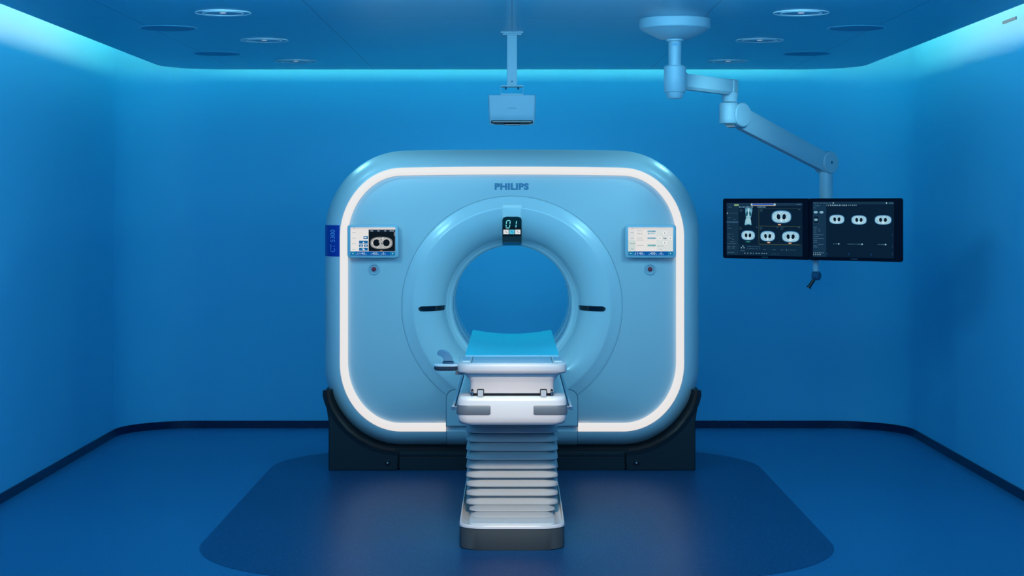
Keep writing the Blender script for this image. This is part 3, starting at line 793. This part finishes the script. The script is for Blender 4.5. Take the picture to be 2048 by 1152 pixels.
# mattress: lies on the tabletop
rings = []
ny = 26
for j in range(ny + 1):
    y = 8.692 + (10.405 - 8.692)*j/ny
    e = min(1, (j + .35)/1.0) if j < 1 else 1
    e = 1
    hw = .2265
    if j in (0, ny): hw -= .004
    up = [((x/16)*hw, .8505 + .0225*abs(x/16)**2.0 ) for x in range(-16, 17)]
    dn = [((x/16)*(hw - .006), .8437 + .0160*abs(x/16)**2) for x in range(16, -17, -1)]
    sd = [(hw + .001, .8700 - .004), ]
    rings.append([(x, y, z_) for x, z_ in up + dn])
pad = MB((0, 8.692, .84)).loft(rings).make('mattress', PADM, smooth=True, angle=50)
pad.location = (0, 8.692, .84)
tag(pad, 'bright cyan concave vinyl mattress lying on the scanner table', 'mattress')

# ================================================================== ceiling-hung camera
Y1 = 9.84; q = Y1/3600
C0 = Vector((0, Y1, CZ))
def K(): return MB(C0)
KT = thing('ceiling_camera', 'pale boxy camera unit hanging on a square post above the scanner', 'camera', tuple(C0))
K().box(-.062, .062, Y1 - .05, Y1 + .05, CZ - .010, CZ).make('ceiling_plate', ARM, KT, smooth=False, bevel=.002)
K().box(-.052, .052, Y1 - .042, Y1 + .042, CZ - .020, CZ - .010).make('ceiling_plate', ARM, KT, smooth=False, bevel=.002)
po_ = K().box(-.0275, .0275, Y1 - .0275, Y1 + .0275, 2.247, CZ - .018).make('post', ARM, KT, smooth=False, bevel=.003)
K().cyl((0, Y1 - .027, 2.268), (0, Y1 - .0295, 2.268), .004, 12).make('screw', SEAM, po_)
pl_ = K().box(-.062, .062, Y1 - .045, Y1 + .045, 2.239, 2.247).make('mount_plate', ARM, KT, smooth=False, bevel=.001)
for x in (-.034, .034): K().cyl((x, Y1 - .03, 2.239), (x, Y1 - .03, 2.224), .006, 6).make('bolt', SEAM, pl_)
yk = K()
for x in (-.0615, .060): yk.box(x, x + .0015, Y1 - .04, Y1 + .04, 2.195, 2.239)
yk.box(-.060, .060, Y1 - .042, Y1 + .04, 2.190, 2.201)
yk.make('yoke', ARM, KT, smooth=False)
def cr(hw, z_, y0, y1): return [(x, y, z_) for x, y in rrect(hw, (y1 - y0)/2, .012, 5, 0, (y0 + y1)/2)]
K().loft([cr(.122, 2.038, Y1 - .055, Y1 + .07), cr(.1245, 2.050, Y1 - .062, Y1 + .075), cr(.1265, 2.085, Y1 - .0625, Y1 + .075), cr(.1310, 2.191, Y1 - .064, Y1 + .075), cr(.1275, 2.1925, Y1 - .06, Y1 + .072)]).make('housing', ARM, KT, angle=35)
fr_ = K().loft([cr(.098, 2.033, Y1 - .052, Y1 + .05), cr(.114, 2.040, Y1 - .0635, Y1 + .05), cr(.118, 2.051, Y1 - .0645, Y1 + .05), cr(.116, 2.054, Y1 - .0635, Y1 + .05)]).make('lens_strip', GLASS, KT, angle=35)
K().box(-.043, .043, Y1 - .060, Y1 + .02, 2.028, 2.036).make('lens_cover', GLASS, fr_, smooth=False, bevel=.002)
v, f = fit_text('PHILIPS', .044, .0075, bold=.03)
K().add([(a, Y1 - .0640, 2.120 + b) for a, b in v], f).make('lettering', mat('faint_lettering', (0.16, 0.34, 0.48, 1), 0.4), KT, smooth=False)

# ================================================================== monitor arm
A0 = Vector((.828, 9.15, CZ))
def Q(): return MB(A0)
AT = thing('ceiling_boom', 'pale jointed ceiling arm with round canopy reaching to the two monitors', 'monitor mount', tuple(A0))
ax = .828; ay = 9.15
Q().lathe((ax, ay, 0), (0, 0, 1), [(.0001, CZ), (.178, CZ), (.1805, CZ - .003), (.1805, CZ - .046), (.178, CZ - .050), (.150, CZ - .066), (.135, CZ - .074), (.075, CZ - .103), (.0001, CZ - .103)], 72).make('ceiling_canopy', ARM, AT, angle=28)
Q().lathe((ax, ay, 0), (0, 0, 1), [(.0001, 2.445), (.044, 2.445), (.044, 2.428), (.033, 2.424), (.032, 2.29), (.0001, 2.29)], 40).make('column', ARM, AT)
Q().box(ax - .018, ax + .018, ay - .0335, ay - .028, 2.402, 2.416).make('column_clip', mat('clip_blue', (0.15, 0.36, 0.52, 1), .4), AT, smooth=False)
j1 = Q().lathe((ax, ay, 0), (0, 0, 1), [(.0001, 2.303), (.050, 2.303), (.0555, 2.297), (.0565, 2.235), (.0555, 2.175), (.052, 2.168), (.045, 2.166), (.044, 2.160), (.038, 2.140), (.034, 2.136), (.0001, 2.136)], 48).make('shoulder_joint', ARM, AT, angle=40)
P1 = Vector((ax, ay, 2.232)); P2 = Vector((1.184, 9.78, 2.236))
dh = (P2 - P1).normalized()
sec = [(-.028, -.030), (-.016, -.045), (.016, -.045), (.028, -.030), (.032, .0), (.030, .036), (-.030, .036), (-.032, .0)]
Q().prism(P1 + dh*.03, P1 + dh*.10, [(a*1.35, b*1.35) for a, b in sec], sec).make('arm_root', ARM, AT, angle=40, bevel=.004)
Q().prism(P1 + dh*.07, P2 - dh*.02, sec).make('upper_arm', ARM, AT, angle=25, bevel=.002)
# elbow block
def obox(c, d, l0, l1, w_, z0, z1):
    d = Vector((d.x, d.y, 0)).normalized()
    return ((c + d*l0), (c + d*l1), [(-w_, z0 - c.z), (w_, z0 - c.z), (w_, z1 - c.z), (-w_, z1 - c.z)])
p0, p1, se = obox(P2, dh, -.03, .040, .036, 2.200, 2.277)
Q().prism(p0, p1, se).make('elbow_block', ARM, AT, bevel=.010)
ex, ey = 1.184, 9.78
Q().lathe((ex, ey, 0), (0, 0, 1), [(.0001, 2.203), (.046, 2.203), (.045, 2.196), (.040, 2.170), (.038, 2.154), (.0001, 2.154)], 40).make('elbow_neck', ARM, AT)
Q().lathe((ex - .008, ey, 0), (0, 0, 1), [(.0001, 2.150), (.045, 2.150), (.050, 2.145), (.050, 2.136), (.0492, 2.1355), (.0492, 2.1345), (.050, 2.134), (.050, 2.056), (.0492, 2.0555), (.0492, 2.0545), (.050, 2.054), (.050, 2.043), (.046, 2.038), (.0001, 2.038)], 48).make('elbow_joint', ARM, AT, angle=40)
P3 = Vector((1.226, 9.81, 2.084)); P4 = Vector((1.80, 10.33, 1.838))
d2 = (P4 - P3).normalized(); dn = Vector((d2.x, d2.y, 0)).normalized(); sidev = Vector((dn.y, -dn.x, 0))   # towards the camera
hub = Q().lathe(P3 - sidev*.050, sidev, [(.0001, .0), (.060, 0), (.066, .006), (.066, .094), (.060, .100), (.050, .1005), (.0001, .1005)], 56).make('lift_hub', ARM, AT, angle=35)
Q().lathe(P3 - sidev*.030 - Vector((0, 0, .004)) - dn*.02, sidev, [(.0001, 0), (.066, 0), (.066, .06), (.0001, .06)], 40).make('hub_underside', CHROME, AT)
s2 = [(-.034, -.030), (-.020, -.066), (.020, -.066), (.034, -.030), (.037, .005), (.032, .050), (-.032, .050), (-.037, .005)]
s3 = [(a*.92, b*.90) for a, b in s2]
Q().prism(P3 + d2*.04, P4 - d2*.01, s2, s3).make('lower_arm', ARM, AT, angle=20, bevel=.002)
wr = Q().lathe(P4 - sidev*.045, sidev, [(.0001, .0), (.058, 0), (.064, .006), (.064, .084), (.060, .089), (.0001, .090)], 48).make('wrist_hub', ARM, AT, angle=35)
Q().lathe(P4 + sidev*.0445, sidev, [(.008, 0), (.008, .001), (.0001, .0015)], 16).make('hub_cap', SEAM, wr)
px_, py_ = 1.803, 10.332
Q().lathe((px_, py_, 0), (0, 0, 1), [(.0001, 1.80), (.037, 1.80), (.037, 1.716), (.0362, 1.7155), (.0362, 1.7135), (.037, 1.713), (.037, 1.698), (.0362, 1.6975), (.0362, 1.6955), (.037, 1.695), (.037, 1.40), (.0001, 1.40)], 40).make('drop_tube', ARM, AT, angle=40)
U = Vector((.775, -.632, 0)).normalized(); NN = Vector((-U.y*-1, 0, 0)); NN = Vector((U.y, -U.x, 0))  # NN faces the camera side
M0 = Vector((1.24, 10.60, 0)); MW = .578; ZB, ZT2 = 1.2815, 1.632
mm = M0 + U*MW
# bracket between the tube and the two monitors
brk = mm - NN*.055
def slab(mb, c, hu, d0, d1, z0, z1):
    v = []
    for z_ in (z0, z1):
        for a, b in ((-hu, d0), (hu, d0), (hu, d1), (-hu, d1)): v.append(c + U*a - NN*b + Vector((0, 0, z_)))
    return mb.add(v, [(3,2,1,0), (4,5,6,7), (0,1,5,4), (1,2,6,5), (2,3,7,6), (3,0,4,7)])
slab(Q(), mm, .38, .0435, .065, 1.42, 1.50).make('cross_bar', ARM, AT, smooth=False, bevel=.003)
slab(Q(), mm + U*.03, .035, .060, .13, 1.41, 1.51).make('tube_clamp', ARM, AT, smooth=False, bevel=.003)
hx = Vector((1.738, 10.292, 0))
hs = Q().lathe(hx, (0, 0, 1), [(.0001, 1.45), (.016, 1.45), (.017, 1.215), (.0001, 1.215)], 20).make('handle_stem', ARM, AT)
hj = Vector((hx.x + .002, hx.y, 1.19))
hb = Q().lathe(hj - U*.022, U, [(.0001, 0), (.020, 0), (.026, .006), (.026, .038), (.020, .044), (.0001, .044)], 28).make('steering_handle', mat('handle_dark', (0.02, 0.10, 0.2, 1), .35), AT)
Q().cyl(hj, hj + Vector((-.042, 0, -.066)), .010, 16).make('handle_grip', BLACK, hb)
Q().cyl(hj + Vector((-.040, 0, -.063)), hj + Vector((-.044, 0, -.069)), .014, 16).make('grip_knob', BLACK, hb)

def monitor(u0, kind, label):
    o0 = M0 + U*u0
    base_ = Vector((o0 + U*MW/2)[:2] + (ZB,)) if False else Vector(((o0 + U*MW/2).x, (o0 + U*MW/2).y, ZB))
    t = thing('monitor', label, 'monitor', tuple(base_), 'pair of monitors on the ceiling arm')
    hw, hh = MW/2 - .001, (ZT2 - ZB)/2; zc = (ZT2 + ZB)/2; cc = o0 + U*MW/2
    def ring(d, dep, r=.012): return [cc + U*x - NN*dep + Vector((0, 0, zc + z_)) for x, z_ in rrect(hw - d, hh - d, max(.003, r - d*.5), 6)]
    mb = MB(base_); mb.loft([ring(.002, 0), ring(0, .003), ring(0, .022), ring(.03, .030), ring(.05, .043)])
    mb.make('casing', BEZEL, t, angle=30)
    if kind == 'left': fx0, fx1, fy0, fy1 = .050, .930, .075, .945
    else: fx0, fx1, fy0, fy1 = .045, .922, .055, .945
    W, H = (1150, 810) if kind == 'left' else (863, 590)
    Hh = ZT2 - ZB
    cv = Canvas(o0 + U*(MW*fx0) + NN*.0006 + Vector((0, 0, ZT2 - Hh*fy0)), U*(MW*(fx1 - fx0)), Vector((0, 0, -Hh*(fy1 - fy0))), W, H, NN); cv.org = base_
    bg = rgb(8, 28, 48); pan = rgb(20, 50, 74); txt = rgb(75, 115, 140); br = rgb(190, 220, 230)
    cv.rect(0, 0, W, H, bg)
    if kind == 'left':
        cv.rect(0, 0, W, 40, rgb(24, 52, 76)); cv.rect(0, 40, 185, H, rgb(18, 46, 68)); cv.rect(185, 640, W, H, rgb(12, 38, 60))
        cv.rect(118, 18, 188, 44, rgb(140, 170, 120)); cv.rect(374, 8, 750, 42, rgb(200, 170, 110)); cv.rect(380, 10, 745, 33, rgb(18, 90, 200)); cv.rect(374, 8, 398, 36, rgb(170, 205, 225)); cv.rect(722, 8, 750, 36, rgb(170, 205, 225))
        cv.ticks(195, 55, 11, 12, 14, 8, rgb(130, 190, 225)); cv.ticks(475, 55, 7, 12, 14, 7, rgb(130, 190, 225))
        cv.rect(1065, 20, 1125, 28, txt)
        cv.rect(0, 285, 180, 308, rgb(48, 84, 112)); cv.rect(0, 150, 180, 168, rgb(30, 60, 84)); cv.rect(5, 148, 12, 172, br)
        for y, x, w_ in ((60, 30, 50), (230, 20, 40), (252, 100, 40), (345, 15, 20), (388, 15, 60), (480, 15, 50), (482, 85, 20), (520, 15, 30), (522, 85, 20), (545, 15, 60), (560, 85, 30), (600, 50, 80), (630, 10, 140), (676, 10, 50), (676, 85, 50), (700, 10, 50), (700, 85, 40), (768, 10, 110)): cv.rect(x, y, x + w_, y + 5, txt)
        ln = rgb(90, 110, 70)
        cv.rect(497, 85, 1125, 88, rgb(50, 80, 80)); cv.rect(497, 85, 500, 630, ln); cv.rect(500, 353, 1125, 356, ln); cv.rect(500, 633, 1125, 637, ln)
        cv.rect(470, 85, 472, 630, rgb(24, 52, 76)); cv.rect(800, 360, 802, 630, rgb(24, 52, 76))
        for x, y in ((205, 95), (515, 95), (200, 370), (512, 370), (828, 370)):
            for i in range(4): cv.rect(x, y + i*12, x + random.randint(25, 55), y + i*12 + 4, rgb(50, 85, 105))
        for x, y in ((1090, 95), (455, 372), (765, 372), (1085, 372)): cv.rect(x, y, x + 30, y + 5, txt)
        # full-body scout view
        cv.poly([(290, 80), (325, 78), (345, 90), (365, 78), (398, 80), (402, 110), (390, 160), (382, 210), (372, 240), (378, 260), (388, 340), (372, 342), (340, 330), (310, 342), (280, 340), (292, 262), (302, 240), (300, 200), (295, 150)], rgb(80, 150, 180))
        cv.poly([(325, 80), (360, 80), (362, 120), (385, 110), (388, 150), (372, 200), (372, 240), (378, 260), (385, 335), (342, 322), (284, 335), (296, 262), (306, 230), (306, 190), (296, 140), (304, 115), (326, 120)], rgb(130, 185, 205))
        cv.ell(318, 165, 16, 40, rgb(25, 90, 110), 14, rot=.15); cv.ell(366, 165, 16, 40, rgb(25, 90, 110), 14, rot=-.15); cv.rect(336, 80, 350, 210, rgb(185, 220, 228))
        cv.ell(340, 275, 38, 45, rgb(150, 200, 215), 14)
        chest(cv, 840, 210, 148, 98, seed=2); chest(cv, 337, 500, 106, 76, seed=3); chest(cv, 637, 508, 112, 80, seed=4); chest(cv, 982, 512, 130, 85, seed=6)
        for x, y in ((816, 330), (655, 606), (973, 612)): cv.rect(x - 22, y - 9, x + 22, y + 9, rgb(200, 140, 100)); cv.rect(x - 14, y - 3, x + 14, y + 3, rgb(235, 215, 195))
        cv.rect(300, 588, 385, 612, rgb(8, 70, 72)); cv.rect(320, 596, 362, 604, rgb(90, 190, 160))
        for x, y in ((238, 694), (262, 668), (280, 694)): cv.ell(x, y, 9, 9, rgb(160, 200, 215), 8)
        cv.ticks(325, 672, 8, 22, 5, 4, txt); cv.ticks(325, 704, 8, 22, 5, 4, txt); cv.ticks(230, 730, 3, 14, 14, 8, txt)
        for x in (570, 715, 830): cv.rect(x, 706, x + 48, 722, rgb(40, 70, 92))
        cv.rect(915, 700, 925, 726, txt); cv.rect(940, 706, 1070, 722, rgb(28, 60, 84))
        cv.ticks(290, 768, 2, 10, 18, 34, br); cv.ticks(375, 770, 5, 26, 12, 16, rgb(110, 150, 170)); cv.ticks(545, 770, 3, 22, 12, 14, rgb(110, 150, 170)); cv.ticks(710, 776, 3, 14, 8, 26, txt)
    else:
        cv.rect(0, 0, W, 28, rgb(20, 48, 70)); cv.rect(0, 28, 145, H, rgb(20, 50, 74))
        cv.ticks(8, 12, 7, 28, 5, 6, txt); cv.rect(218, 8, 228, 18, br); cv.rect(780, 8, 790, 20, br); cv.rect(812, 12, 855, 18, txt)
        cv.ticks(150, 32, 12, 12, 12, 7, rgb(130, 170, 190)); cv.ticks(385, 32, 5, 12, 10, 8, rgb(110, 150, 170))
        cv.rect(20, 40, 75, 45, txt); cv.rect(8, 63, 30, 68, txt)
        chest(cv, 32, 112, 21, 13, seed=1, simple=True); chest(cv, 95, 112, 21, 13, seed=1, simple=True)
        cv.rect(8, 152, 68, 232, rgb(60, 90, 110)); cv.rect(10, 154, 66, 230, bg); chest(cv, 35, 192, 19, 12, seed=1, simple=True)
        for y, x, w_ in ((272, 8, 40), (292, 10, 30), (292, 60, 22), (312, 10, 28), (312, 60, 22), (332, 10, 32), (352, 8, 110), (370, 8, 60), (393, 8, 112), (413, 8, 40), (433, 8, 45), (455, 60, 55), (470, 8, 40), (483, 8, 50)): cv.rect(x, y, x + w_, y + 4, txt)
        cv.ticks(8, 542, 6, 16, 8, 4, rgb(110, 150, 170)); cv.ticks(8, 560, 4, 9, 10, 14, br)
        chest(cv, 263, 187, 82, 50, seed=8); chest(cv, 500, 192, 82, 50, seed=9); chest(cv, 753, 190, 88, 50, seed=11)
        for x, n_ in ((225, 5), (380, 10), (700, 6)): cv.ticks(x, 445, n_, 13, 6, 3, rgb(80, 125, 150))
        for x in (285, 535, 780): cv.ell(x, 447, 7, 9, rgb(150, 195, 210), 8)
        for x in (150, 385, 620): cv.rect(x, 545, x + 18, 565, rgb(14, 50, 90))
        for y in (330, 450, 530): cv.rect(848, y, 852, y + 30, rgb(40, 72, 94))
    cv.make('screen', t)
    mb = MB(base_); slab(mb, cc + Vector((0, 0, 0)), .020, -.0008, .002, ZB + .009, ZB + .012); mb.make('badge', mat('badge_grey_' + kind, (0.12, 0.2, 0.26, 1), .4), t, smooth=False)
monitor(0, 'left', 'left monitor of the hanging pair, showing one large and three small chest scans')
monitor(MW, 'right', 'right monitor of the hanging pair, showing three small chest scans in a row')
